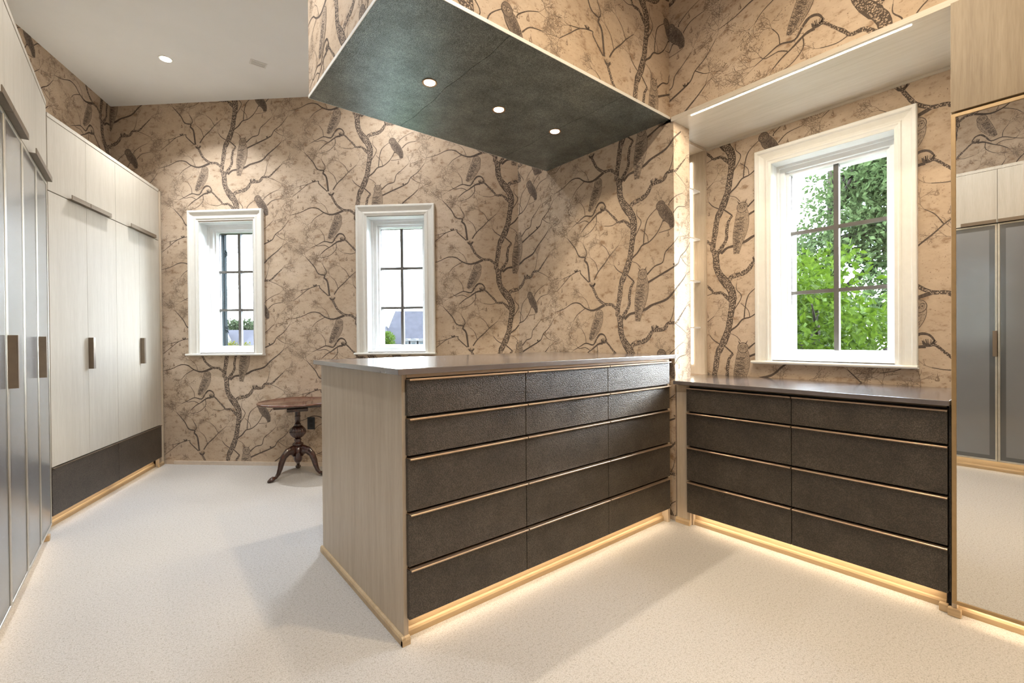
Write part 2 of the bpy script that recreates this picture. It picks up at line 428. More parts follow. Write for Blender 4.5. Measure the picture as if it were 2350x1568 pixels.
# big right bough
branch([(1345,520),(1385,450),(1490,425),(1560,390),(1620,315),(1740,300),(1790,245),(1880,240),(1950,180),(2050,90)], [50,48,46,44,42,38,32,26,20,10], 0, spots=True, side=3, ln=75)
branch([(1790,250),(1830,180),(1850,90)], 8, 5, ln=55); branch([(1860,250),(1960,290),(2050,340)], 7, 4, ln=60)
nest(1635, 285, .95)
# left bough with the pale owl's crook
branch([(1385,700),(1330,645),(1280,602),(1205,600),(1165,555),(1100,490),(1045,432),(1005,425)], [40,36,30,26,24,22,20,26], 0, ends=False, spots=True)
nest(1000, 412, 1.0)
branch([(1040,400),(1005,350),(950,342),(905,385),(850,458),(745,440),(650,480),(560,520)], [10,16,22,20,16,12,9,6], 0, side=2)
branch([(985,440),(920,452),(830,512),(760,552),(690,610)], [26,20,13,11,8], 0, side=1)
branch([(745,440),(735,360),(690,290)], 8, 5, ln=50); branch([(800,520),(735,490),(640,500),(600,470)], 9, 5, ln=50)
branch([(905,460),(906,550),(820,632),(700,665)], 9, 5, ln=55); branch([(1190,600),(1120,620),(1020,605)], 7, 5, ln=50, d=1)
# lower left spray
branch([(1186,1520),(1110,1462),(1020,1452),(930,1390),(880,1310),(845,1245)], [36,34,30,30,30,26], 0, ends=False, spots=True)
nest(845, 1225, .95)
branch([(805,1190),(780,1000),(735,940),(740,905),(650,880),(592,782),(475,650)], [26,22,22,16,14,12,7], 0, ln=60, side=2)
branch([(740,905),(765,860),(722,770)], 13, 7, ln=60)
branch([(790,1190),(672,1080),(660,1045),(520,1082),(395,1172),(290,1250)], [14,12,10,9,7,5], 0, ln=55, side=2); branch([(520,1082),(390,1110)], 7, 5, ln=50)
branch([(872,1172),(930,1090),(1030,1000),(1100,930),(1200,850)], [16,13,11,8,5], 0, ln=60); branch([(930,1090),(890,985),(830,930)], 8, 5, ln=55); branch([(1090,935),(1040,850),(980,800)], 8, 5, ln=55)
branch([(1020,1458),(860,1510),(740,1480),(650,1420),(540,1412),(400,1470),(262,1500)], [30,22,16,13,11,8,5], 0, ln=60, side=2)
branch([(740,1480),(620,1545),(560,1610)], 9, 5, ln=60); branch([(800,1490),(760,1400),(700,1350)], 6, 4, ln=55)
nest(600, 1040, .6)
# middle right sprays
branch([(1365,1010),(1440,960),(1500,892),(1580,870),(1660,810),(1712,740),(1740,695),(1800,690)], [20,17,15,12,10,9,9,8], 0, ends=False)
branch([(1515,880),(1525,780),(1550,670),(1592,612),(1680,550)], [11,10,10,8,6], 0, ln=50)
branch([(1570,868),(1555,800),(1482,725)], 7, 5, ends=False); branch([(1420,782),(1490,660),(1440,580),(1440,520)], [10,9,7,5], 0, ln=55, d=1)
branch([(1800,560),(1812,530),(1900,470),(2000,430)], 10, 5, ln=60); branch([(1845,640),(1920,575),(2040,552)], 11, 5, ln=60); branch([(1690,800),(1800,790),(1850,770)], 6, 4, ends=False)
branch([(1555,1190),(1640,1120),(1730,1092),(1760,1000),(1832,940),(1922,860)], [15,12,11,9,8,5], 0, ln=60, side=2)
branch([(1560,1272),(1700,1212),(1850,1150),(1920,1110),(1962,1040),(2060,970),(2150,860)], [22,18,15,12,10,8,5], 0, ln=65, side=2)
nest(1870, 1128, .6)
branch([(1960,1040),(2040,1100),(2100,1120)], 7, 4, ln=55)
branch([(1480,1120),(1430,1060),(1330,1020)], 6, 4, ends=False)
for x_, y_ in ((605,205),(590,600),(903,605),(1052,685),(410,1120),(535,1122),(370,1250),(1150,1175),(1127,840),(1210,1030),(605,920),(1925,655),(1902,512),(1792,830),(1958,870),(2085,285),(2060,500),(2130,405),(440,1408),(335,1508),(2000,1030),(2110,830),(1700,1180),(1420,420)):
    pear(x_, y_, rng.uniform(.85, 1.1))
for _ in range(150):                              # scattered seeds
    blob((rng.uniform(250, 2170), rng.uniform(120, 1555)), rng.uniform(3, 7), rng.uniform(2, 4), rng.random()*3, 2)
# owls -------------------------------------------------
def owl(path, widths, head, hr_, facing, wing, ears=False, tone=4):
    ribbon(path, [w_+7 for w_ in widths], 0, 5, 4)            # outline
    ribbon(path, widths, 0, tone, 4)
    P = smooth([(p[0], p[1], w_) for p, w_ in zip(path, widths)], 14)
    for i in range(2, len(P)-2):
        p = P[i]; d = P[i+1][:2]-P[i-1][:2]; d = d/(np.hypot(*d)+1e-9); nn = np.array((-d[1], d[0]))
        f_ = i/len(P)
        for k in range(3 if f_ < .35 else 4):
            o_ = rng.uniform(-.42, .42)
            if f_ > .22 and o_*wing > -.1:                     # barred wing
                c = p[:2]+nn*p[2]*o_
                ribbon([c-nn*p[2]*.14, c+d*5, c+nn*p[2]*.14], 4.6, 3.4, 5, 1)
            else:                                             # stippled breast
                c = p[:2]+nn*p[2]*o_
                ribbon([c-d*5, c+d*5], 3.6, 2.6, 5, 1)
    hx, hy = head
    for rr, L in ((hr_+5, 5), (hr_, tone)):
        for k in range(12):
            a0, a1 = k*math.pi/6, (k+1)*math.pi/6; am = (a0+a1)/2
            quad2(T((hx, hy)), T((hx+rr*math.cos(a0), hy+rr*math.sin(a0))), T((hx+rr*math.cos(am), hy+rr*math.sin(am))), T((hx+rr*math.cos(a1), hy+rr*math.sin(a1))), L)
    for s_ in (-1, 1):                                        # facial disc and eye
        ex, ey = hx+s_*hr_*.40+facing*hr_*.22, hy+hr_*.02
        blob((ex, ey), hr_*.34, hr_*.42, 0, 5); blob((ex, ey), hr_*.29, hr_*.37, 0, 4); blob((ex, ey-1), hr_*.14, hr_*.15, 0, 5)
        ribbon([(ex-hr_*.30, ey-hr_*.32), (ex, ey-hr_*.46), (ex+hr_*.30, ey-hr_*.32)], 4, 4, 5, 2)
        if ears: ribbon([(hx+s_*hr_*.55, hy-hr_*.75), (hx+s_*hr_*.95, hy-hr_*1.45)], 13, 3, 5, 2)
    ribbon([(hx+facing*hr_*.22, hy+hr_*.05), (hx+facing*hr_*.24, hy+hr_*.48)], 8, 3, 5, 1)
owl([(940,120),(925,190),(890,270),(845,345),(805,400)], [96,122,116,82,26], (940,122), 50, 0.5, 1)
owl([(1500,1200),(1502,1270),(1492,1370),(1470,1470),(1452,1560),(1440,1650)], [88,128,140,124,84,50], (1502,1182), 50, 0.2, 1, ears=True)
owl([(1715,545),(1745,600),(1790,660),(1825,715),(1835,772)], [74,104,98,66,40], (1712,543), 45, -0.6, -1, tone=6)
for k in range(26):
    f_ = k/26; c = (1742+f_*88+rng.uniform(-24, 24), 590+f_*150)
    ribbon([(c[0]-9, c[1]), (c[0]+9, c[1]+5)], 3, 2.4, 5, 1)
for x_ in (-8, 10): ribbon([(1740+x_, 690), (1752+x_, 700)], 9, 7, 0, 1)
for x_ in (870, 895): ribbon([(x_, 372), (x_+8, 396)], 9, 8, 4, 1)
for x_ in (1478, 1510): ribbon([(x_, 1555), (x_+12, 1572)], 12, 10, 4, 1)

TQ = np.array(Q, float); TL = np.array(QL)
TBB = (TQ[:, :, 0].min(), TQ[:, :, 0].max(), TQ[:, :, 1].min(), TQ[:, :, 1].max())
LAYER_OFF = np.array([0.0006, 0.0004, 0.0005, 0.0009, 0.0012, 0.0009, 0.0012])
LAYER_OFF2 = {3: 0.0017, 5: 0.0015}
LM = [0, 1, 2, 3, 4, 0, 5]
def clip(poly, r):
    for ax, lim, sg in ((0, r[0], 1), (0, r[1], -1), (1, r[2], 1), (1, r[3], -1)):
        out = []
        for i in range(len(poly)):
            a, b_ = poly[i], poly[(i+1) % len(poly)]
            da, db = (a[ax]-lim)*sg, (b_[ax]-lim)*sg
            if da >= 0: out.append(a)
            if (da >= 0) != (db >= 0):
                t_ = da/(da-db); out.append((a[0]+(b_[0]-a[0])*t_, a[1]+(b_[1]-a[1])*t_))
        poly = out
        if len(poly) < 3: return None
    return poly
idx = np.arange(len(TL))
OFFS = LAYER_OFF[TL] + idx*1.2e-8
# owl ink drawn after an owl fill must lie above it
first_owl = int(np.argmax(TL >= 4))
OFFS[idx >= first_owl] = 0.0014 + (idx[idx >= first_owl]-first_owl)*5e-7
def wallprint(parent, rects, phase, origin, xdir, inward):
    """rects in wall coordinates (x0,x1,z0,z1); phase = position of one pale owl's head; vertices in the parent's space"""
    ox, oy, oz = origin; V = []; F = []; M = []
    base = 0; chunks = []; mats = []
    extra_v, extra_f, extra_m = [], [], []
    for r in rects:
        i0 = int(math.floor((r[0]-phase[0]-TBB[1])/TW)); i1 = int(math.ceil((r[1]-phase[0]-TBB[0])/TW))
        for i in range(i0, i1+1):
            px_ = phase[0]+i*TW; pz0 = phase[1]+(TH/2 if i % 2 else 0)
            j0 = int(math.floor((r[2]-pz0-TBB[3])/TH)); j1 = int(math.ceil((r[3]-pz0-TBB[2])/TH))
            for j in range(j0, j1+1):
                q = TQ + np.array((px_, pz0+j*TH))
                x0, x1, z0, z1 = q[:, :, 0].min(1), q[:, :, 0].max(1), q[:, :, 1].min(1), q[:, :, 1].max(1)
                ins = (x0 >= r[0]) & (x1 <= r[1]) & (z0 >= r[2]) & (z1 <= r[3])
                if ins.any():
                    chunks.append((q[ins], OFFS[ins])); mats.append(TL[ins])
                part = ~ins & (x1 > r[0]) & (x0 < r[1]) & (z1 > r[2]) & (z0 < r[3])
                for k in np.nonzero(part)[0]:
                    pl = clip([tuple(p) for p in q[k]], r)
                    if pl:
                        extra_f.append(tuple(range(len(extra_v), len(extra_v)+len(pl))))
                        extra_v += [(p[0], p[1], OFFS[k]) for p in pl]; extra_m.append(LM[TL[k]])
    vv = []
    if chunks:
        qa = np.concatenate([c[0] for c in chunks]); off = np.concatenate([c[1] for c in chunks]); ml = np.concatenate(mats)
        flat = np.concatenate([qa.reshape(-1, 2), np.repeat(off, 4)[:, None]], 1)
        faces = np.arange(len(flat)).reshape(-1, 4).tolist(); mm = [LM[x_] for x_ in ml]
    else:
        flat = np.zeros((0, 3)); faces = []; mm = []
    nb = len(flat)
    if extra_v:
        flat = np.concatenate([flat, np.array(extra_v)]); faces += [tuple(nb+k for k in f_) for f_ in extra_f]; mm += extra_m
    xd = np.array((*xdir, 0.0)); iw = np.array((*inward, 0.0))
    W3 = np.array(origin)+flat[:, :1]*xd+flat[:, 1:2]*np.array((0, 0, 1.0))+flat[:, 2:3]*iw
    me = bpy.data.meshes.new('wallpaper_print'); me.from_pydata(W3.tolist(), [], faces)
    for nm in ('ink', 'ink_twig', 'ink_leaf', 'paper_spot', 'owl_fill', 'owl_dark'): me.materials.append(MAT[nm])
    me.polygons.foreach_set('material_index', mm); me.update()
    o = bpy.data.objects.new('wallpaper_print', me); COL.objects.link(o); o.parent = parent
    o['kind'] = 'stuff'; o['label'] = 'printed owls, pear boughs and twigs in brown ink'
    return o
def minus(r, holes):
    """rectangle minus rectangular holes -> rectangles"""
    out = [r]
    for h in holes:
        nxt = []
        for q in out:
            if h[0] >= q[1] or h[1] <= q[0] or h[2] >= q[3] or h[3] <= q[2]: nxt.append(q); continue
            if h[0] > q[0]: nxt.append((q[0], h[0], q[2], q[3]))
            if h[1] < q[1]: nxt.append((h[1], q[1], q[2], q[3]))
            a, b_ = max(q[0], h[0]), min(q[1], h[1])
            if h[2] > q[2]: nxt.append((a, b_, q[2], h[2]))
            if h[3] < q[3]: nxt.append((a, b_, h[3], q[3]))
        out = nxt
    return out

# ------------------------------------------------------------------ floor, ceiling
FP = [(-1.17, -2.75), (3.45, -2.75), (3.45, 2.6), (2.95, 3.20), (-0.20, 6.17), (-1.17, 4.05)]
tag(MB().prism(FP, 'z', -0.12, 0.0).build('floor', 'carpet'), 'pale beige speckled loop carpet covering the room', kind='structure')
tag(MB().prism(FP, 'z', CEIL, CEIL+0.12).build('ceiling', 'ceiling_paint'), 'flat off-white painted ceiling', kind='structure')

# ------------------------------------------------------------------ walls (local x to the right seen from inside, y outward)
def wall(name, o2, ang, L, z0, z1, th, holes=(), mat='wallpaper', label=None):
    e = empty(name, (o2[0], o2[1], 0), ang, kind='structure', label=label)
    mb = MB()
    for q in minus((0, L, z0, z1), holes): mb.box(q[0], q[1], 0, th, q[2], q[3])
    mb.build('wall_panel', mat, e)
    return e
WIN1 = (0.905, 1.455, 1.085, 2.350); WIN2 = (2.573, 3.128, 1.085, 2.356)
wb = wall('wall_back', BK0, A_BACK, BKL+0.12, 0, CEIL, 0.26, (WIN1, WIN2), label='angled back wall with owl and pear-tree wallpaper and two small windows')
wallprint(wb, minus((0, BKL, 0.04, CEIL), ((0.83, 1.54, 1.08, 2.44), (2.50, 3.20, 1.08, 2.44))), (2.295, 2.356), (0, 0, 0), (1, 0), (0, -1))
wl = wall('wall_left', LF0, A_LEFT, LFL+0.05, 0, CEIL, 0.15, label='left wall with owl wallpaper above the pale oak wardrobes')
wallprint(wl, [(0, LFL, 2.3, CEIL)], (1.772, 3.327), (0, 0, 0), (1, 0), (0, -1))
wc = wall('wall_closet', (-1.02, -2.6), R(90), 6.608, 0, CEIL, 0.15, label='wall with owl wallpaper above the grey glass wardrobes')
wallprint(wc, [(1.9, 5.0, 2.5, CEIL)], (3.17, 3.288), (0, 0, 0), (1, 0), (0, -1))
wall('wall_rear', (2.89, -2.6), R(180), 3.91, 0, CEIL, 0.15, label='wall with plain aged paper behind the viewpoint')
# right wall: stub beside the island, strip above the niche
wr = empty('wall_right', (XP, 3.25, 0), R(-90), kind='structure', label='right wall with owl wallpaper running above the window niche')
MB().box(0, 1.605, 0, 0.19, 0, CEIL).box(1.605, 5.85, 0, 0.19, 2.627, CEIL).box(3.70, 5.85, 0, 0.19, 0, 2.627).build('wall_panel', 'wallpaper', wr)
wallprint(wr, [(0.03, 1.605, 0.03, 2.627)], (0.975, 2.369), (0, 0, 0), (1, 0), (0, -1))
wallprint(wr, [(0.03, 4.2, 2.627, CEIL)], (2.377, 2.999), (0, 0, 0), (1, 0), (0, -1))
wallprint(wr, [(1.605, 1.795, 0.922, 2.56)], (0.975, 2.369), (1.605, -1.605, 0), (0, 1), (1, 0))
# niche back wall with the large window (local x runs towards -Y)
WIN3 = (0.448, 1.104, 1.040, 2.358)
wn = wall('wall_niche', (3.30, 1.738), R(-90), 1.40, 0, 2.75, 0.30, (WIN3,), label='back of the window niche with owl and pear-tree wallpaper')
box('wall_panel', 'wallpaper', wn, -0.46, 0, 0, 0.30, 0, 2.75)
wallprint(wn, minus((0, 1.40, 0.91, 2.60), ((0.38, 1.17, 1.03, 2.43),)), (-0.129, 2.844), (0, 0, 0), (1, 0), (0, -1))
# niche soffit of oak and the little oak edge under the wallpaper
tag(box('niche_soffit', 'oak_soffit_lit', None, XP, 3.30, 0.318, 1.76, 2.603, 2.627), 'pale oak board lining the top of the window niche', kind='structure')
tag(box('trim_1', 'oak_soffit_lit', None, XP-0.014, XP, -1.2, 1.655, 2.600, 2.628, bevel=0.001), 'slim oak edge strip under the wallpapered wall above the niche', kind='structure')
tag(box('trim_2', 'oak_soffit_lit', None, 3.288, 3.30, 0.335, 1.738, 2.588, 2.603), 'thin oak bead between niche top and wallpaper', kind='structure')
# baseboard of the back wall (thin, partly papered)
bb = MB().box(0.62, BKL, -0.010, 0, 0.0, 0.035).build('baseboard_back', 'rough_plaster'); bb.location = (*BK0, 0); bb.rotation_euler = (0, 0, A_BACK)
tag(bb, 'low plaster-coloured strip at the foot of the back wall', kind='structure')

# ------------------------------------------------------------------ bulkhead over the island
BX0, BX1, BY0, BY1, BZ = 0.782, XP, 1.672, 2.838, 2.624
bh = empty('ceiling_bulkhead', (BX0, BY0, BZ), 0, kind='structure', label='dropped bulkhead over the island, papered sides and leather underside')
MB().box(0, BX1-BX0, 0, BY1-BY0, 0.012, CEIL-BZ).build('papered_box', 'wallpaper', bh)
wallprint(bh, [(0, BX1-BX0, BZ, CEIL)], (0.81-BX0, 3.027), (0, 0, -BZ), (1, 0), (0, -1))
wallprint(bh, [(0, BY1-BY0, BZ, CEIL)], (0.30, 2.95), (0, BY1-BY0, -BZ), (0, -1), (-1, 0))
MB().frame(0, BX1-BX0, 0, BY1-BY0, [(0.0, 0.004), (0.0, -0.002), (0.006, -0.002)]) if False else None
for a in ((-0.003, 0, -0.003, BY1-BY0+0.003), (0, BX1-BX0, -0.003, 0), (0, BX1-BX0, BY1-BY0, BY1-BY0+0.003)):
    box('edge_bead', 'trim_white', bh, a[0], a[1], a[2], a[3], -0.001, 0.016)
xs = [0.0, 0.375, 0.583, 1.05, 1.44, BX1-BX0]
for i in range(5):                                # leather skins, seams running across
    mb = MB(); nseg = 26; L = BY1-BY0
    def wob(x_, k, y_): return x_ if x_ in (0.0, xs[-1]) else x_+0.006*math.sin(k*3.1+y_*9)+0.004*math.sin(k*5+y_*23)
    for j in range(nseg):
        ya, yb = L*j/nseg, L*(j+1)/nseg
        g = 0.0006
        p = [(wob(xs[i], i, ya)+g, ya), (wob(xs[i+1], i+1, ya)-g, ya), (wob(xs[i+1], i+1, yb)-g, yb), (wob(xs[i], i, yb)+g, yb)]
        zt = 0.0 if i % 2 else -0.0012
        mb.quad(*[(q[0], q[1], zt) for q in reversed(p)])
        mb.quad((p[0][0], p[0][1], zt), (p[3][0], p[3][1], zt), (p[3][0], p[3][1], 0.013), (p[0][0], p[0][1], 0.013))
        mb.quad((p[1][0], p[1][1], 0.013), (p[2][0], p[2][1], 0.013), (p[2][0], p[2][1], zt), (p[1][0], p[1][1], zt))
    mb.build('leather_skin', 'shagreen_grey', bh)

# ------------------------------------------------------------------ windows
def window(name, o2, ang, xc, cw, z0, z1, op, glass, depth, label, dark=False):
    """xc centre, cw casing width, z0 sill top, z1 casing top, op = opening (x0,x1,z0,z1), glass = (x0,x1,z0,z1)"""
    W = empty(name, (o2[0], o2[1], 0), ang, kind='structure', label=label)
    x0, x1 = xc-cw/2, xc+cw/2
    MB().frame(x0, x1, z0, z1, [(0, 0), (0, -0.034), (0.004, -0.038), (0.018, -0.038), (0.023, -0.033), (0.026, -0.026), (0.042, -0.021), (0.055, -0.018), (0.064, -0.019), (0.070, -0.024), (0.078, -0.024), (0.083, -0.018), (0.0985, -0.016), (0.0985, 0.012)], closed=False).build('casing', 'trim_white', W)
    s_ = MB().prism([(0.012, z0-0.020), (0.012, z0), (-0.046, z0), (-0.052, z0-0.004), (-0.054, z0-0.010), (-0.050, z0-0.017), (-0.040, z0-0.020)], 'x', x0-0.022, x1+0.004)
    s_.build('sill', 'trim_white', W)
    gx0, gx1, gz0, gz1 = glass
    op = (op[0]+0.004, op[1]-0.004, op[2]+0.004, op[3]-0.004)
    MB().frame(op[0], op[1], op[2], op[3], [(-0.003, -0.012), (0, -0.012), (0, depth*0.50), (0.016, depth*0.52), (0.016, depth*0.62)]).box(op[0]+0.001, op[1]-0.001, 0.0, depth*0.5, op[2]-0.006, op[2]+0.001).build('jamb_lining', 'sash_white', W)
    i1 = 0.016; i2 = gx0-op[0]
    sash = MB().frame(op[0]+i1, op[1]-i1, op[2]+i1, op[3]-i1, [(0.0, depth*0.60), (i2*0.45, depth*0.62), (i2*0.48, depth*0.74), (i2*0.74, depth*0.76), (i2-i1-0.008, depth*0.88), (i2-i1, depth*0.94), (i2-i1, depth+0.02)]).build('sash', 'sash_white', W)
    mwd, mh = 0.0140, 0.0115
    zs = [gz0, gz0+(gz1-gz0)/3, gz0+2*(gz1-gz0)/3, gz1]; xm = (gx0+gx1)/2
    box('muntin', 'muntin', sash, xm-mwd, xm+mwd, depth-0.016, depth+0.014, gz0, gz1)
    for zz in zs[1:3]: box('muntin', 'muntin', sash, gx0, gx1, depth-0.014, depth+0.012, zz-mh, zz+mh)
    MB().frame(gx0-0.001, gx1+0.001, gz0-0.001, gz1+0.001, [(0, depth-0.004), (0.0045, depth-0.004), (0.0045, depth+0.012)]).build('glazing_bead', 'muntin', sash)
    for i in range(3):
        for (a, b_) in ((gx0, xm), (xm, gx1)):
            MB().quad((a, depth, zs[i]), (b_, depth, zs[i]), (b_, depth, zs[i+1]), (a, depth, zs[i+1])).build('pane', 'pane_glass', sash)
    # exterior frame beyond the glass
    MB().frame(op[0]-0.03, op[1]+0.03, op[2]-0.03, op[3]+0.03, [(i2+0.026, depth+0.02), (i2+0.03, depth+0.085)]).build('outer_frame', 'jamb_dark' if dark else 'sash_white', W)
    if dark:                                      # dark shutter leaf standing open outside, with two iron shutter dogs
        sh = box('shutter', 'jamb_dark', W, gx0-0.012, gx0+0.002, depth+0.06, depth+0.098, gz0-0.1, gz1+0.1)
        for zz in (gz1-0.18, gz0+0.19):
            mbd = MB()
            for k in range(6):
                a_ = k*math.pi/3
                mbd.tube([(gx0+0.004, depth+0.09, zz), (gx0+0.006, depth+0.09+0.03*math.cos(a_), zz+0.04*math.sin(a_))], [0.006, 0.003], 5)
            mbd.build('shutter_dog', 'jamb_dark', sh)
    return W
window('window_1', BK0, A_BACK, 1.183, 0.752, 1.078, 2.458, WIN1, (0.97, 1.40, 1.125, 2.275), 0.19, 'small white-cased six-pane window nearest the pale oak wardrobes', dark=True)
window('window_2', BK0, A_BACK, 2.851, 0.748, 1.078, 2.458, WIN2, (2.638, 3.063, 1.125, 2.278), 0.19, 'small white-cased six-pane window above the island worktop')
window('window_3', (3.30, 1.738), R(-90), 0.776, 0.842, 1.035, 2.455, WIN3, (0.515, 1.038, 1.088, 2.302), 0.165, 'large white-cased six-pane window in the niche above the dresser')
for nm, o2, ang, wn_, d_ in (('window_1', BK0, A_BACK, WIN1, .3), ('window_2', BK0, A_BACK, WIN2, .3), ('window_3', (3.30, 1.738), R(-90), WIN3, .33)):
    l = bpy.data.lights.new('daylight_portal', 'AREA'); l.shape = 'RECTANGLE'; l.size = wn_[1]-wn_[0]; l.size_y = wn_[3]-wn_[2]; l.cycles.is_portal = True
    po = bpy.data.objects.new('daylight_portal', l); COL.objects.link(po)
    xc = (wn_[0]+wn_[1])/2; zc = (wn_[2]+wn_[3])/2
    lx, ly = Vector((math.cos(ang), math.sin(ang))), Vector((-math.sin(ang), math.cos(ang)))
    p2 = Vector(o2)+lx*xc+ly*d_
    po.location = (p2.x, p2.y, zc); po.rotation_euler = Vector((-ly.x, -ly.y, 0)).to_track_quat('-Z', 'Z').to_euler()

# ------------------------------------------------------------------ cabinet pieces (local x along the front, y into the cabinet, z up)
PULL_D = 0.011
def drawer(parent, x0, x1, z0, z1, mat='shagreen', lip=True):
    g = 0.0016
    d = MB().box(x0+g, x1-g, -0.0225, -0.002, z0+0.003, z1-0.011).build('drawer', mat, parent, bevel=0.0012)
    if lip:
        MB().prism([(-0.0235, z1-0.0105), (-0.0235-PULL_D, z1-0.0105), (-0.0235-PULL_D, z1-0.0135), (-0.0225-PULL_D, z1-0.014), (-0.0255-PULL_D, z1-0.014), (-0.0270-PULL_D, z1-0.013), (-0.0270-PULL_D, z1-0.0085), (-0.0255-PULL_D, z1-0.007), (0.0, z1-0.007), (0.0, z1-0.0105)], 'x', x0+0.006, x1-0.001).build('pull', 'pull_metal', d)
    return d
def moulding(parent, x0, x1, y, name='base_moulding', mat='oak_plinth', h=0.034):
    return MB().prism([(y, 0.0), (y, h), (y-0.003, h), (y-0.009, h-0.004), (y-0.013, h-0.012), (y-0.013, 0.0)], 'x', x0, x1).build(name, mat, parent)
def toekick(parent, x0, x1, y, zt, watts=None):
    box('toe_kick', 'oak_plinth', parent, x0, x1, y, y+0.016, 0, zt)
    moulding(parent, x0, x1, y)
    if watts:
        L = x1-x0-0.06
        st = box('led_strip', 'led_warm', parent, x0+0.03, x1-0.03, y-0.016, y-0.010, zt-0.004, zt-0.001)
        area('led_glow', parent, ((x0+x1)/2, y-0.026, zt-0.006), L, 0.008, watts*L, WARM)
def vhandle(parent, x_, side, z0, z1):
    a, b_ = (x_, x_+0.004*side); c = x_+0.027*side
    MB().box(min(a, b_), max(a, b_), -0.048, -0.022, z0, z1).box(min(a, c), max(a, c), -0.0525, -0.048, z0, z1).build('handle', 'handle_bronze', parent, bevel=0.0008)
def hpull(parent, x0, x1, z_):
    MB().box(x0, x1, -0.046, -0.022, z_-0.008, z_-0.004).box(x0, x1, -0.050, -0.046, z_-0.008, z_+0.022).build('pull', 'handle_bronze', parent, bevel=0.0008)

# ------------------------------------------------------------------ island
IX0, IY0, IY1 = 0.79, 1.6625, 2.69
isl = empty('drawer_island', (IX0, IY0, 0), 0, 'drawer island with pale oak end panel and fifteen dark leather drawers', 'island')
IL = XP-0.03-IX0; ID = IY1-IY0
box('end_panel', 'oak', isl, 0, 0.020, 0, ID, 0.0, 1.062, bevel=0.001)
box('back_panel', 'oak', isl, 0.020, IL-0.02, ID-0.02, ID, 0.0, 1.062)
box('end_panel', 'oak', isl, IL-0.030, IL-0.008, 0, ID, 0.0, 1.062, bevel=0.001)
box('body', 'black_gap', isl, 0.020, IL-0.030, 0.004, ID-0.02, 0.098, 1.040)
box('top_rail', 'oak_horizontal', isl, 0.020, IL-0.030, -0.004, 0.02, 1.048, 1.062)
toekick(isl, 0.020, IL-0.030, 0.046, 0.098, 0.6)
moulding(isl, -0.013, 0.022, 0.0)
mo = MB().prism([(0.0, 0.0), (0.0, 0.034), (-0.003, 0.034), (-0.009, 0.030), (-0.013, 0.022), (-0.013, 0.0)], 'y', -0.0135, ID+0.012).build('base_moulding', 'oak_plinth', isl)
cx = [0.012, 0.6215, 1.226, 1.840]; rz = [0.098, 0.306, 0.523, 0.741, 0.897, 1.052]
for i in range(3):
    for j in range(5): drawer(isl, cx[i], cx[i+1], rz[j], rz[j+1])
# worktop of the island
tag(MB().box(0.762, XP-0.006, 1.632, 2.742, 1.0625, 1.0865).build('island_worktop', 'worktop', bevel=0.002), 'satin grey-brown slab worktop on the island', 'worktop')

# ------------------------------------------------------------------ dresser under the large window (faces -X)
dr = empty('window_dresser', (XP, 1.635, 0), R(-90), 'low dark leather dresser with eight drawers below the large window', 'dresser')
DL = 1.635-0.338
box('filler_panel', 'oak', dr, 0.0, 0.090, 0.0, 0.020, 0.0, 0.897, bevel=0.001)
moulding(dr, -0.004, 0.092, 0.0)
box('side_return', 'oak', dr, 0.084, 0.10, 0.020, 0.045, 0.0, 0.10)
box('body', 'black_gap', dr, 0.09, DL-0.004, 0.004, 0.55, 0.092, 0.885)
box('stile', 'shagreen', dr, DL-0.005, DL, -0.003, 0.02, 0.092, 0.897)
box('top_rail', 'handle_bronze', dr, 0.09, DL-0.012, 0.001, 0.02, 0.886, 0.897)
toekick(dr, 0.10, DL-0.02, 0.046, 0.09, 0.75)
dx = [0.081, 0.683, DL-0.006]; dz = [0.086, 0.292, 0.511, 0.729, 0.886]
for i in range(2):
    for j in range(4): drawer(dr, dx[i], dx[i+1], dz[j], dz[j+1])
tag(MB().prism([(2.652, 0.337), (3.300, 0.337), (3.300, 1.744), (2.892, 1.744), (2.892, 1.643), (2.652, 1.630)], 'z', 0.8975, 0.920).build('dresser_worktop', 'worktop', bevel=0.002), 'satin dark slab worktop below the large window', 'worktop')

# ------------------------------------------------------------------ tall mirrored cabinet on the right
mc = empty('mirror_cabinet', (2.682, 0.334, 0), R(-90), 'tall pale oak cabinet with full-length mirror door at the right edge', 'cabinet')
ML = 0.86
box('side_panel', 'oak', mc, 0.0, 0.016, 0.0, 0.615, 0.0, 2.597, bevel=0.001)
box('side_panel', 'oak', mc, ML-0.016, ML, 0.0, 0.615, 0.0, 2.597)
box('body', 'oak_pale', mc, 0.016, ML-0.016, 0.012, 0.60, 0.092, 2.585)
MB().box(-0.012, 0.030, -0.013, 0.012, 0, 0.034).build('foot_block', 'oak_plinth', mc, bevel=0.003)
MB().box(-0.042, -0.012, 0.005, 0.030, 0, 0.034).build('foot_block', 'oak_plinth', mc, bevel=0.003)
toekick(mc, 0.016, ML-0.016, 0.046, 0.086, 0.8)
ud = box('upper_door', 'oak_warm_light', mc, 0.003, ML-0.003, -0.022, -0.002, 2.136, 2.594, bevel=0.001)
md = empty('mirror_door', (0, 0, 0)); md.parent = mc
mf = 0.015
MB().frame(0.003, ML-0.003, 0.062, 2.127, [(0, 0.0), (0, -0.0225), (0.0015, -0.024), (mf-0.001, -0.024), (mf, -0.0225), (mf, -0.018)]).build('frame', 'mirror_frame', md)
MB().quad((mf, -0.0195, 0.062+mf), (ML-mf, -0.0195, 0.062+mf), (ML-mf, -0.0195, 2.127-mf), (mf, -0.0195, 2.127-mf)).build('mirror_glass', 'mirror', md)
box('backing', 'black_gap', md, 0.004, ML-0.004, -0.017, -0.003, 0.064, 2.125)

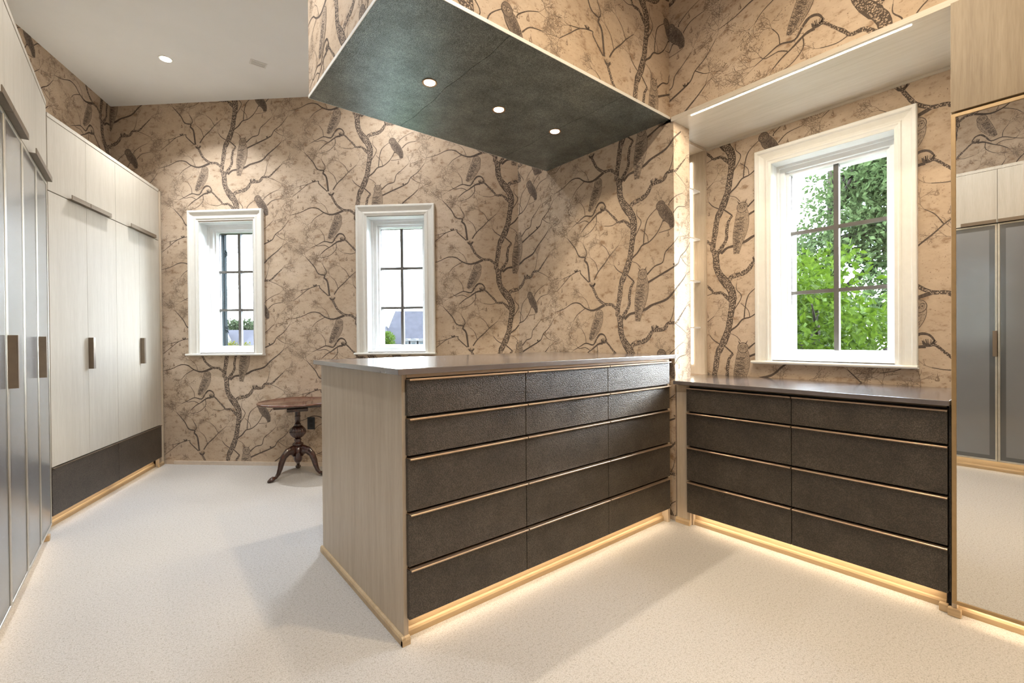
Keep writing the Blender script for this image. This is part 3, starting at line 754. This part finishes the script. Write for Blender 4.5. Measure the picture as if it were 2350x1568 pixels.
# ------------------------------------------------------------------ lit shelf unit in the niche side (opens towards -Y)
su = empty('shelf_unit', (2.892, 1.748, 0.920), 0, 'narrow lit oak shelf recess beside the niche window', 'shelf')
SW, SD, SH = 0.398, 0.34, 1.683
box('side_panel', 'oak', su, SW-0.014, SW, 0, SD, 0, SH); box('side_panel', 'oak', su, 0, 0.014, 0, SD, 0, SH)
box('back_panel', 'oak', su, 0.014, SW-0.014, SD-0.012, SD, 0, SH)
box('top_panel', 'oak_horizontal', su, 0.014, SW-0.014, 0, SD-0.012, SH-0.014, SH)
MB().frame(0, SW+0.008, 0, SH, [(0, 0.0), (0, -0.008), (0.018, -0.008), (0.018, 0.0)], closed=False).build('front_frame', 'oak', su)
for zz in (1.27, 1.615, 1.931, 2.29):
    box('shelf', 'shelf_white', su, 0.016, SW-0.016, 0.030, SD-0.02, zz-0.920-0.006, zz-0.920+0.006, bevel=0.001)
box('led_strip', 'led_white', su, SW-0.020, SW-0.014, 0.094, 0.106, 0.072, 1.607)
area('led_glow', su, (SW-0.024, 0.100, 0.84), 1.52, 0.010, 3.0, (1.0, 0.86, 0.66), (0, R(-90), 0)).rotation_euler = Vector((-1, -0.35, 0)).to_track_quat('-Z', 'Y').to_euler()

# linear light in the niche soffit
nl = empty('linear_light', (2.714, 0.998, 2.603), 0, 'long thin glowing light strip along the niche top', 'light')
box('housing', 'fixture_white', nl, -0.006, 0.006, -0.535, 0.535, -0.0012, 0.0)
box('diffuser', 'led_white', nl, -0.0045, 0.0045, -0.532, 0.532, -0.004, -0.0012)
area('led_glow', nl, (0.0, 0, -0.007), 0.012, 1.06, 7.0, (1.0, 0.88, 0.70))

# ------------------------------------------------------------------ pale oak wardrobes along the left wall
OQ = Vector((0.088, 5.442)); od = Vector((math.cos(A_LEFT), math.sin(A_LEFT)))
def oak_at(s_): p = OQ+od*s_; return (p.x, p.y, 0)
def oak_unit(name, s0, s1, label, uppers, seams, pulls):
    L = s1-s0
    u = empty(name, oak_at(s0), A_LEFT, label, 'wardrobe')
    box('body', 'black_gap', u, 0.002, L-0.002, 0.004, 0.43, 0.095, 2.625)
    box('top_cap', 'oak_pale', u, 0, L, -0.024, 0.445, 2.630, 2.655)
    xs_ = [0]+[q-s0 for q in seams]+[L]
    for i in range(len(xs_)-1):
        d = box('door', 'oak_pale', u, xs_[i]+0.0012, xs_[i+1]-0.0012, -0.022, -0.002, 0.405, 2.160, bevel=0.0008)
        if i == 1: vhandle(d, xs_[i]+0.002, 1, 1.008, 1.232)
    ux = [0]+[q-s0 for q in uppers]+[L]
    for i in range(len(ux)-1):
        d = box('upper_door', 'oak_pale', u, ux[i]+0.0012, ux[i+1]-0.0012, -0.022, -0.002, 2.166, 2.628, bevel=0.0008)
        p0, p1 = pulls[i]; hpull(d, p0-s0, p1-s0, 2.170)
    dw = drawer(u, 0.0, L, 0.090, 0.402, 'shagreen', lip=False)
    box('lip', 'handle_bronze', dw, 0.001, L-0.001, -0.030, -0.0, 0.3925, 0.3985)
    toekick(u, 0.0, L, 0.046, 0.092, 0.25)
    return u
oak_unit('wardrobe', -1.452, -0.667, 'pale oak wardrobe with dark drawer, farther from the back wall', [-1.051], [-1.051], [(-1.262, -1.054), (-1.048, -0.78)])
oak_unit('wardrobe', -0.667, 0.092, 'pale oak wardrobe with dark drawer, next to the back wall', [], [-0.297], [(-0.485, -0.03)])
fl = empty('wardrobe_end_filler', oak_at(0.094), A_LEFT, 'narrow oak end filler strip between wardrobe and back wall', 'panel')
box('panel', 'oak', fl, 0.0, 0.068, 0.0, 0.03, 0, 2.655); box('stile', 'oak', fl, 0.068, 0.085, -0.008, 0.03, 0, 2.655)
moulding(fl, -0.028, 0.075, 0.0)

# ------------------------------------------------------------------ grey glass wardrobes (face +X, local x = +Y)
def grey_door(u, x0, x1, z0, z1, handle=0):
    d = empty('door'); d.parent = u
    x0 += 0.0012; x1 -= 0.0012
    MB().frame(x0, x1, z0, z1, [(0, 0.0), (0, -0.0225), (0.001, -0.0235), (0.013, -0.0235), (0.0145, -0.021)]).build('frame', 'frame_alu', d)
    MB().frame(x0+0.0145, x1-0.0145, z0+0.0145, z1-0.0145, [(0, -0.0205), (0.034, -0.0205)]).build('border_glass', 'grey_band', d)
    q = 0.0485
    MB().quad((x0+q, -0.0205, z0+q), (x1-q, -0.0205, z0+q), (x1-q, -0.0205, z1-q), (x0+q, -0.0205, z1-q)).build('glass_panel', 'grey_glass', d)
    if handle: vhandle(d, x0 if handle > 0 else x1, handle, 1.008, 1.232)
    return d
def grey_unit(y0, ym, y1, label, split, pulls):
    u = empty('glass_wardrobe', (-0.4535, y0, 0), R(90), label, 'wardrobe')
    L = y1-y0; xm = ym-y0
    box('body', 'black_gap', u, 0.002, L-0.002, 0.002, 0.53, 0.10, 2.628)
    box('top_cap', 'oak_pale', u, 0, L, -0.024, 0.54, 2.630, 2.655)
    grey_door(u, 0, xm, 0.095, 2.160); grey_door(u, xm, L, 0.095, 2.160, 1)
    ux = [0, xm, L] if split else [0, L]
    for i in range(len(ux)-1):
        d = box('upper_door', 'oak_pale', u, ux[i]+0.0012, ux[i+1]-0.0012, -0.022, -0.002, 2.168, 2.628, bevel=0.0008)
        p0, p1 = pulls[i]; hpull(d, p0-y0, p1-y0, 2.172)
    toekick(u, 0.0, L, 0.046, 0.096, 0.22)
    return u
grey_unit(3.17, 3.54, 3.91, 'smoked grey glass wardrobe nearest the oak wardrobes', False, [(3.345, 3.88)])
grey_unit(2.43, 2.80, 3.17, 'smoked grey glass wardrobe at the left edge of the photo', True, [(2.60, 2.798), (2.802, 3.14)])
grey_unit(1.612, 2.02, 2.43, 'smoked grey glass wardrobe beside the viewpoint, third from the oak wardrobes', True, [(1.8, 2.0), (2.04, 2.24)])
grey_unit(0.795, 1.20, 1.612, 'smoked grey glass wardrobe beside the viewpoint, fourth from the oak wardrobes', True, [(1.0, 1.19), (1.21, 1.4)])
grey_unit(0.055, 0.425, 0.795, 'smoked grey glass wardrobe whose doors show in the mirror', True, [(0.2, 0.42), (0.43, 0.65)])
grey_unit(-0.685, -0.315, 0.055, 'smoked grey glass wardrobe behind the viewpoint', True, [(-0.5, -0.32), (-0.31, -0.13)])
cf = empty('corner_filler', (-0.4535, 3.912, 0), R(90), 'oak return panel ending the grey glass wardrobes', 'panel')
box('panel', 'oak', cf, 0, 0.018, -0.002, 0.53, 0, 2.655); MB().box(-0.01, 0.032, -0.013, 0.012, 0, 0.034).build('foot_block', 'oak_plinth', cf, bevel=0.003)
cf.location.y = 3.9125

# ------------------------------------------------------------------ tripod table
tb = empty('tripod_table', (1.072, 4.350, 0), 0, 'round dark mahogany tilt-top table on a carved tripod', 'table')
MB().lathe([(0.0, 0.645), (0.300, 0.645), (0.316, 0.649), (0.322, 0.656), (0.318, 0.663), (0.309, 0.664), (0.304, 0.661), (0.0, 0.660)], n=64).build('tabletop', 'mahogany_top', tb, True)
va = math.atan2(4.35, 1.072)                      # line of sight to the table
c_, s_ = math.cos(va+math.pi/2), math.sin(va+math.pi/2)
bt = MB().box(-0.19, 0.19, -0.030, 0.030, 0.598, 0.646).box(-0.085, 0.085, -0.055, 0.055, 0.572, 0.600).build('bearer', 'mahogany', tb, bevel=0.004)
bt.rotation_euler = (0, 0, va+math.pi/2)
MB().lathe([(0.022, 0.440), (0.0215, 0.52), (0.0235, 0.522), (0.026, 0.527), (0.0235, 0.532), (0.022, 0.535), (0.0215, 0.60), (0.026, 0.620)], n=24).build('column', 'mahogany', tb, True)
MB().lathe([(0.018, 0.330), (0.040, 0.345), (0.058, 0.368), (0.064, 0.388), (0.060, 0.408), (0.046, 0.428), (0.030, 0.443)], n=72, flute=(18, 0.16)).build('fluted_urn', 'mahogany', tb, True)
MB().lathe([(0.026, 0.436), (0.031, 0.442), (0.031, 0.448), (0.026, 0.452), (0.029, 0.458), (0.024, 0.463)], n=28).build('collar', 'mahogany', tb, True)
MB().lathe([(0.030, 0.265), (0.044, 0.272), (0.047, 0.280), (0.042, 0.290), (0.030, 0.296), (0.026, 0.306), (0.030, 0.314), (0.030, 0.322), (0.020, 0.332)], n=32).build('collar', 'mahogany', tb, True)
MB().lathe([(0.004, 0.108), (0.020, 0.118), (0.030, 0.130), (0.036, 0.150), (0.034, 0.20), (0.034, 0.27)], n=24).build('hub', 'mahogany', tb, True)
prof = [(0.020, 0.215, .022, .050), (0.055, 0.235, .021, .042), (0.095, 0.225, .020, .034), (0.130, 0.190, .019, .029), (0.150, 0.140, .018, .026), (0.162, 0.095, .016, .022), (0.178, 0.055, .014, .018), (0.200, 0.030, .013, .014), (0.222, 0.024, .016, .014)]
foot = [(0.205, 0.028, .014, .012), (0.222, 0.026, .022, .020), (0.240, 0.020, .025, .018), (0.258, 0.012, .021, .011), (0.270, 0.007, .008, .004)]
for k in range(3):
    a_ = va+k*2*math.pi/3
    ca, sa = math.cos(a_), math.sin(a_)
    lg = MB().tube([(r_*ca, r_*sa, z_) for r_, z_, _, _ in prof], [(p[2], p[3]) for p in prof], 12).build('leg', 'mahogany', tb, True)
    MB().tube([(r_*ca, r_*sa, z_) for r_, z_, _, _ in foot], [(p[2], p[3]) for p in foot], 12).build('foot', 'mahogany', lg, True)

# black wall outlet
ol = empty('wall_outlet', (BK0[0]+0.7268*2.009, BK0[1]-0.6868*2.009, 0.408), A_BACK, 'small black socket plate on the back wall beside the table', 'outlet')
box('plate', 'outlet_black', ol, -0.036, 0.036, -0.006, -0.0005, -0.058, 0.058, bevel=0.002)
for zz in (-0.022, 0.022): box('socket', 'black_gap', ol, -0.016, 0.016, -0.0075, -0.006, zz-0.014, zz+0.014, bevel=0.002)

# ------------------------------------------------------------------ recessed lamps
def downlight(x_, y_, z_, label, watts, color, r_=0.045, ring='fixture_white', group=None, spread=180, vis=0.05):
    d = empty('downlight', (x_, y_, z_), 0, label, 'light', group)
    MB().lathe([(r_*0.80, -0.0005), (r_*1.0, -0.0015), (r_*1.12, -0.004), (r_*1.16, -0.001), (r_*1.16, 0.0)], n=32).build('trim_ring', ring, d, True)
    MB().lathe([(0.001, -0.0022), (r_*0.86, -0.0022), (r_*0.86, -0.001)], n=32).build('lens', 'lamp_lens', d, True)
    area('lamp', d, (0, 0, -0.008), r_*1.7, r_*1.7, watts, color, shape='DISK', spread=spread)
    return d
WW = (1.0, 0.905, 0.77)
NW = (0.96, 0.98, 1.0); FW = (1.0, 0.79, 0.52)
downlight(0.181, 4.691, CEIL, 'bright recessed lamp in the white ceiling near the wardrobes', 16, NW, spread=118)
for i, (x_, w_) in enumerate(((1.258, 'left'), (1.741, 'middle'), (2.227, 'right'))):
    downlight(x_, 2.257, BZ-0.0015, 'small copper-rimmed recessed lamp in the leather underside, %s of three' % w_, 3.0, (1.0, 0.84, 0.62), 0.036, 'copper_ring', 'lamps under the bulkhead', 110)
for x_, y_, w_, c_, sp, lb in ((0.15, 2.6, 14, NW, 180, 'above the grey wardrobes'), (0.35, 0.6, 21, NW, 180, 'above the viewpoint'), (1.6, 0.55, 22, FW, 150, 'before the dresser'),
                               (1.0, -1.2, 17, FW, 150, 'behind the viewpoint, nearer the grey wardrobes'), (2.2, -1.0, 12, FW, 150, 'behind the viewpoint, nearer the mirror'), (1.5, 3.6, 9, NW, 180, 'between bulkhead and back wall')):
    downlight(x_, y_, CEIL, 'unseen ceiling lamp added for fill, %s' % lb, w_, c_, spread=sp)  # unseen lamps added as room fill; the cool ones stand in for daylight
vt = empty('ceiling_vent', (0.783, 4.292, CEIL), 0, 'small white slot vent in the white ceiling', 'vent')
box('frame', 'fixture_white', vt, -0.062, 0.062, -0.040, 0.040, -0.004, 0.0, bevel=0.001)
box('slot', 'trim_white', vt, -0.052, 0.052, -0.028, 0.028, -0.006, -0.004)
for yy in (-0.018, 0.0, 0.018): box('blade', 'fixture_white', vt, -0.050, 0.050, yy-0.002, yy+0.002, -0.010, -0.006)

# ------------------------------------------------------------------ outside
rg = random.Random(5)
tag(MB().prism([(-60, -60), (120, -60), (120, 140), (-60, 140)], 'z', -4.4, -4.2).build('ground', 'grass'), 'green lawn far below outside the windows', kind='structure')
def leaves(name, parent, mat, clumps, n, size, seed, flat=0.5):
    """folded leaves scattered over the shells of ellipsoid clumps (cx,cy,cz,rx,ry,rz)"""
    g = np.random.default_rng(seed); vol = np.array([c[3]*c[4]+c[4]*c[5] for c in clumps]); pr = vol/vol.sum()
    ci = g.choice(len(clumps), n, p=pr); C = np.array(clumps)[ci]
    d = g.normal(size=(n, 3)); d /= np.linalg.norm(d, axis=1)[:, None]
    rad = g.uniform(0.55, 1.05, n)[:, None]
    p = C[:, :3]+d*C[:, 3:]*rad
    ax = g.normal(size=(n, 3))+d*0.6; ax[:, 2] -= flat*0.4; ax /= np.linalg.norm(ax, axis=1)[:, None]
    nn = np.cross(ax, g.normal(size=(n, 3))); nn /= np.linalg.norm(nn, axis=1)[:, None]
    up_ = np.cross(nn, ax)
    s = size*g.uniform(0.65, 1.25, n)[:, None]
    a = p; b_ = p+ax*s*0.5+nn*s*0.24+up_*s*0.06; c = p+ax*s; e = p+ax*s*0.5-nn*s*0.24+up_*s*0.06
    V = np.stack([a, b_, c, e], 1).reshape(-1, 3)
    F = []
    for k in range(n): F += [(4*k, 4*k+1, 4*k+2), (4*k, 4*k+2, 4*k+3)]
    me = bpy.data.meshes.new(name); me.from_pydata(V.tolist(), [], F); me.materials.append(MAT[mat]); me.update()
    o = bpy.data.objects.new(name, me); COL.objects.link(o); o.parent = parent; o['kind'] = 'stuff'
    return o
def plant(name, label, cat, base, clumps, n, size, mat, seed, trunk_r, tops, group=None, limbs=6):
    """clumps relative to base; trunk with limbs reaching into the clumps"""
    e = empty(name, base, 0, label, cat, group)
    mb = MB()
    for tp in tops:
        P = [(0, 0, 0), (tp[0]*.3+rg.uniform(-.1, .1), tp[1]*.3, tp[2]*.4), (tp[0]*.8, tp[1]*.8, tp[2]*.75), tp]
        mb.tube(P, [trunk_r, trunk_r*.8, trunk_r*.6, trunk_r*.3], 8)
    for k in range(limbs):
        c = clumps[k % len(clumps)]; z0 = c[2]-c[5]*1.1; tp = tops[0]; f_ = max(.2, min(.95, z0/tp[2]))
        mb.tube([(tp[0]*f_, tp[1]*f_, tp[2]*f_), ((tp[0]*f_+c[0])/2, (tp[1]*f_+c[1])/2, (z0+c[2])/2+.1), (c[0], c[1], c[2])], [trunk_r*.4, trunk_r*.28, trunk_r*.12], 6)
    mb.build('trunk', 'bark', e, True)
    leaves('foliage', e, mat, clumps, n, size, seed)
    return e
G = -4.2
# bright shrub / young magnolia just outside the niche window
cl = [(rg.uniform(-1.7, 1.7), rg.uniform(-2.2, 2.2), rg.uniform(4.0, 6.0), .8, .8, .75) for _ in range(26)] + [(rg.uniform(-1.2, 1.2), rg.uniform(0.2, 2.0), rg.uniform(6.0, 6.7), .6, .6, .5) for _ in range(9)] + [(rg.uniform(-1.6, 1.6), rg.uniform(-2, 2), rg.uniform(2.0, 4.2), .8, .8, .8) for _ in range(12)]
plant('leafy_shrub', 'tall bright green leafy shrub filling the lower niche window', 'shrub', (9.6, 2.7, G), cl, 15000, 0.16, 'leaf_bright', 3, 0.10, [(0, 0.3, 6.2), (-.4, -.8, 5.2), (.3, 1.2, 5.6)])
# big tree behind: trunk near the middle of the pane, crown to the right, open sky upper left
cl = [(rg.uniform(-2, 2), rg.uniform(-4.2, -0.4), rg.uniform(5.8, 12.5), 1.1, 1.1, .9) for _ in range(40)] + [(rg.uniform(-2, 1.5), rg.uniform(-.4, 2.6), rg.uniform(5.2, 8.0), .9, .9, .7) for _ in range(18)] + [(rg.uniform(-1.5, 1), rg.uniform(0.6, 2.2), rg.uniform(8.2, 10.2), .55, .55, .35) for _ in range(5)]
plant('garden_tree', 'tall tree with a grey trunk and dense crown in the niche window', 'tree', (17.6, 4.9, G), cl, 30000, 0.20, 'leaf_tree', 4, 0.30, [(0, 0.1, 13.5)], limbs=14)
cl = [(rg.uniform(-2.5, 2.5), rg.uniform(-3, 3), rg.uniform(3.0, 7.0), 1.2, 1.2, 1.0) for _ in range(26)]
plant('garden_tree', 'rounded dark green tree low behind the bright shrub', 'tree', (27.0, 10.5, G), cl, 12000, 0.26, 'leaf_tree', 6, 0.25, [(0, 0, 6.5)], limbs=8)
# through the back windows
cl = [(rg.uniform(-3.2, 2.2), rg.uniform(-3, 3), rg.uniform(6.0, 9.2), 1.6, 1.6, 1.2) for _ in range(18)] + [(rg.uniform(-8, 8), rg.uniform(-3, 3), rg.uniform(3.5, 6.6), 2.0, 2.0, 1.4) for _ in range(20)]
plant('distant_tree', 'broad pale green tree behind the far roofs in the left window', 'tree', (18.0, 114.5, G), cl, 14000, 0.6, 'leaf_far', 8, 0.5, [(0, 0, 8)], limbs=6)
cl = [(rg.uniform(-1.3, 1.3), rg.uniform(-1, 1), rg.uniform(3.6, 5.0), .55, .55, .45) for _ in range(12)]
plant('yellow_bush', 'yellow-green bush top at the bottom of the left window', 'bush', (4.3, 34.9, G), cl, 5000, 0.16, 'leaf_yellow', 9, 0.12, [(0, 0, 4.6)], limbs=4)
cl = [(rg.uniform(-1.2, .8), rg.uniform(-1, 1), rg.uniform(3.6, 6.0), .5, .5, .45) for _ in range(16)]
plant('young_tree', 'bright green young tree before the brick gable in the middle window', 'tree', (14.3, 33.3, G), cl, 6000, 0.17, 'leaf_bright', 10, 0.10, [(-.2, 0, 6.0)], limbs=6)

def house(name, label, loc, rz, L, W, ez, rzdg, hip):
    """hipped roof house; local x along the ridge, front towards -y"""
    h = empty(name, (loc[0], loc[1], G), rz, label, 'house')
    ez -= G; rg_ = rzdg-G
    box('walls', 'brick_wall', h, -L/2+.3, L/2-.3, -W/2+.3, W/2-.3, 0, ez)
    mb = MB(); a = [(-L/2, -W/2, ez), (L/2, -W/2, ez), (L/2, W/2, ez), (-L/2, W/2, ez)]; r0, r1 = (-L/2+hip, 0, rg_), (L/2-hip, 0, rg_)
    mb.quad(a[0], a[1], r1, r0); mb.quad(a[2], a[3], r0, r1); mb.poly([a[1], a[2], r1]); mb.poly([a[3], a[0], r0]); mb.quad(*reversed(a))
    mb.build('roof', 'roof_slate', h)
    return h
# slate-roofed house in the middle window: ridge about z=5.8 at 75 m
h2 = house('slate_roof_house', 'large slate-roofed house with brick gable in the middle window', (34.4, 68.6), R(-39), 9.4, 10.0, -2.6, 5.85, 2.1)
# cross gable of brick
gb = MB(); gb.poly([(-6.4, -7.4, 0), (-1.4, -7.4, 0), (-1.4, -7.4, 3.3), (-3.9, -7.4, 7.3), (-6.4, -7.4, 3.3)]); gb.box(-6.4, -1.4, -7.39, -2.5, 0, 3.3)
gb.build('gable_wall', 'brick_wall', h2)
MB().quad((-3.9, -7.6, 7.6), (-1.1, -7.6, 3.1), (-1.1, 0, 3.1), (-3.9, 0, 7.6)).quad((-3.9, -7.6, 7.6), (-3.9, 0, 7.6), (-6.7, 0, 3.1), (-6.7, -7.6, 3.1)).build('gable_roof', 'roof_slate', h2)
for sx in (1, -1):
    MB().prism([(-3.9, 7.62), (-3.9, 7.15), (-3.9+sx*2.8, 2.65), (-3.9+sx*2.8, 3.12)], 'y', -7.75, -7.55).build('rake_board', 'house_white', h2)
for i in range(4):
    xd_ = 0.35+i*1.22
    dm = MB().box(xd_-.48, xd_+.48, -5.6, -2.0, 2.0, 5.15)
    dm.build('dormer', 'house_white', h2)
    pts = [(xd_+.56*math.cos(k*math.pi/10), 5.12+.42*math.sin(k*math.pi/10)) for k in range(11)]
    MB().prism(pts, 'y', -5.75, -1.5).build('dormer_arch', 'house_white', h2)
    box('dormer_window', 'house_glass', h2, xd_-.26, xd_+.26, -5.64, -5.6, 3.6, 4.95)
h1 = house('far_grey_house', 'long pale grey roof seen low in the left window', (14.2, 92.5), R(-12), 13.0, 9.0, -2.0, 3.1, 3.0)
MB().prism([(-3.2, 5.0), (-1.9, 5.0), (-1.9, 5.6), (-2.55, 6.9), (-3.2, 5.6)], 'y', -4.3, -1.0).build('dormer', 'house_white', h1)
box('dormer_window', 'house_glass', h1, -2.75, -2.35, -4.34, -4.3, 5.2, 6.0)
h3 = house('far_flat_roof_house', 'lower pale roof at the right of the left window', (15.2, 80.0), R(-10), 6.5, 6.0, -0.3, 1.85, 1.0)
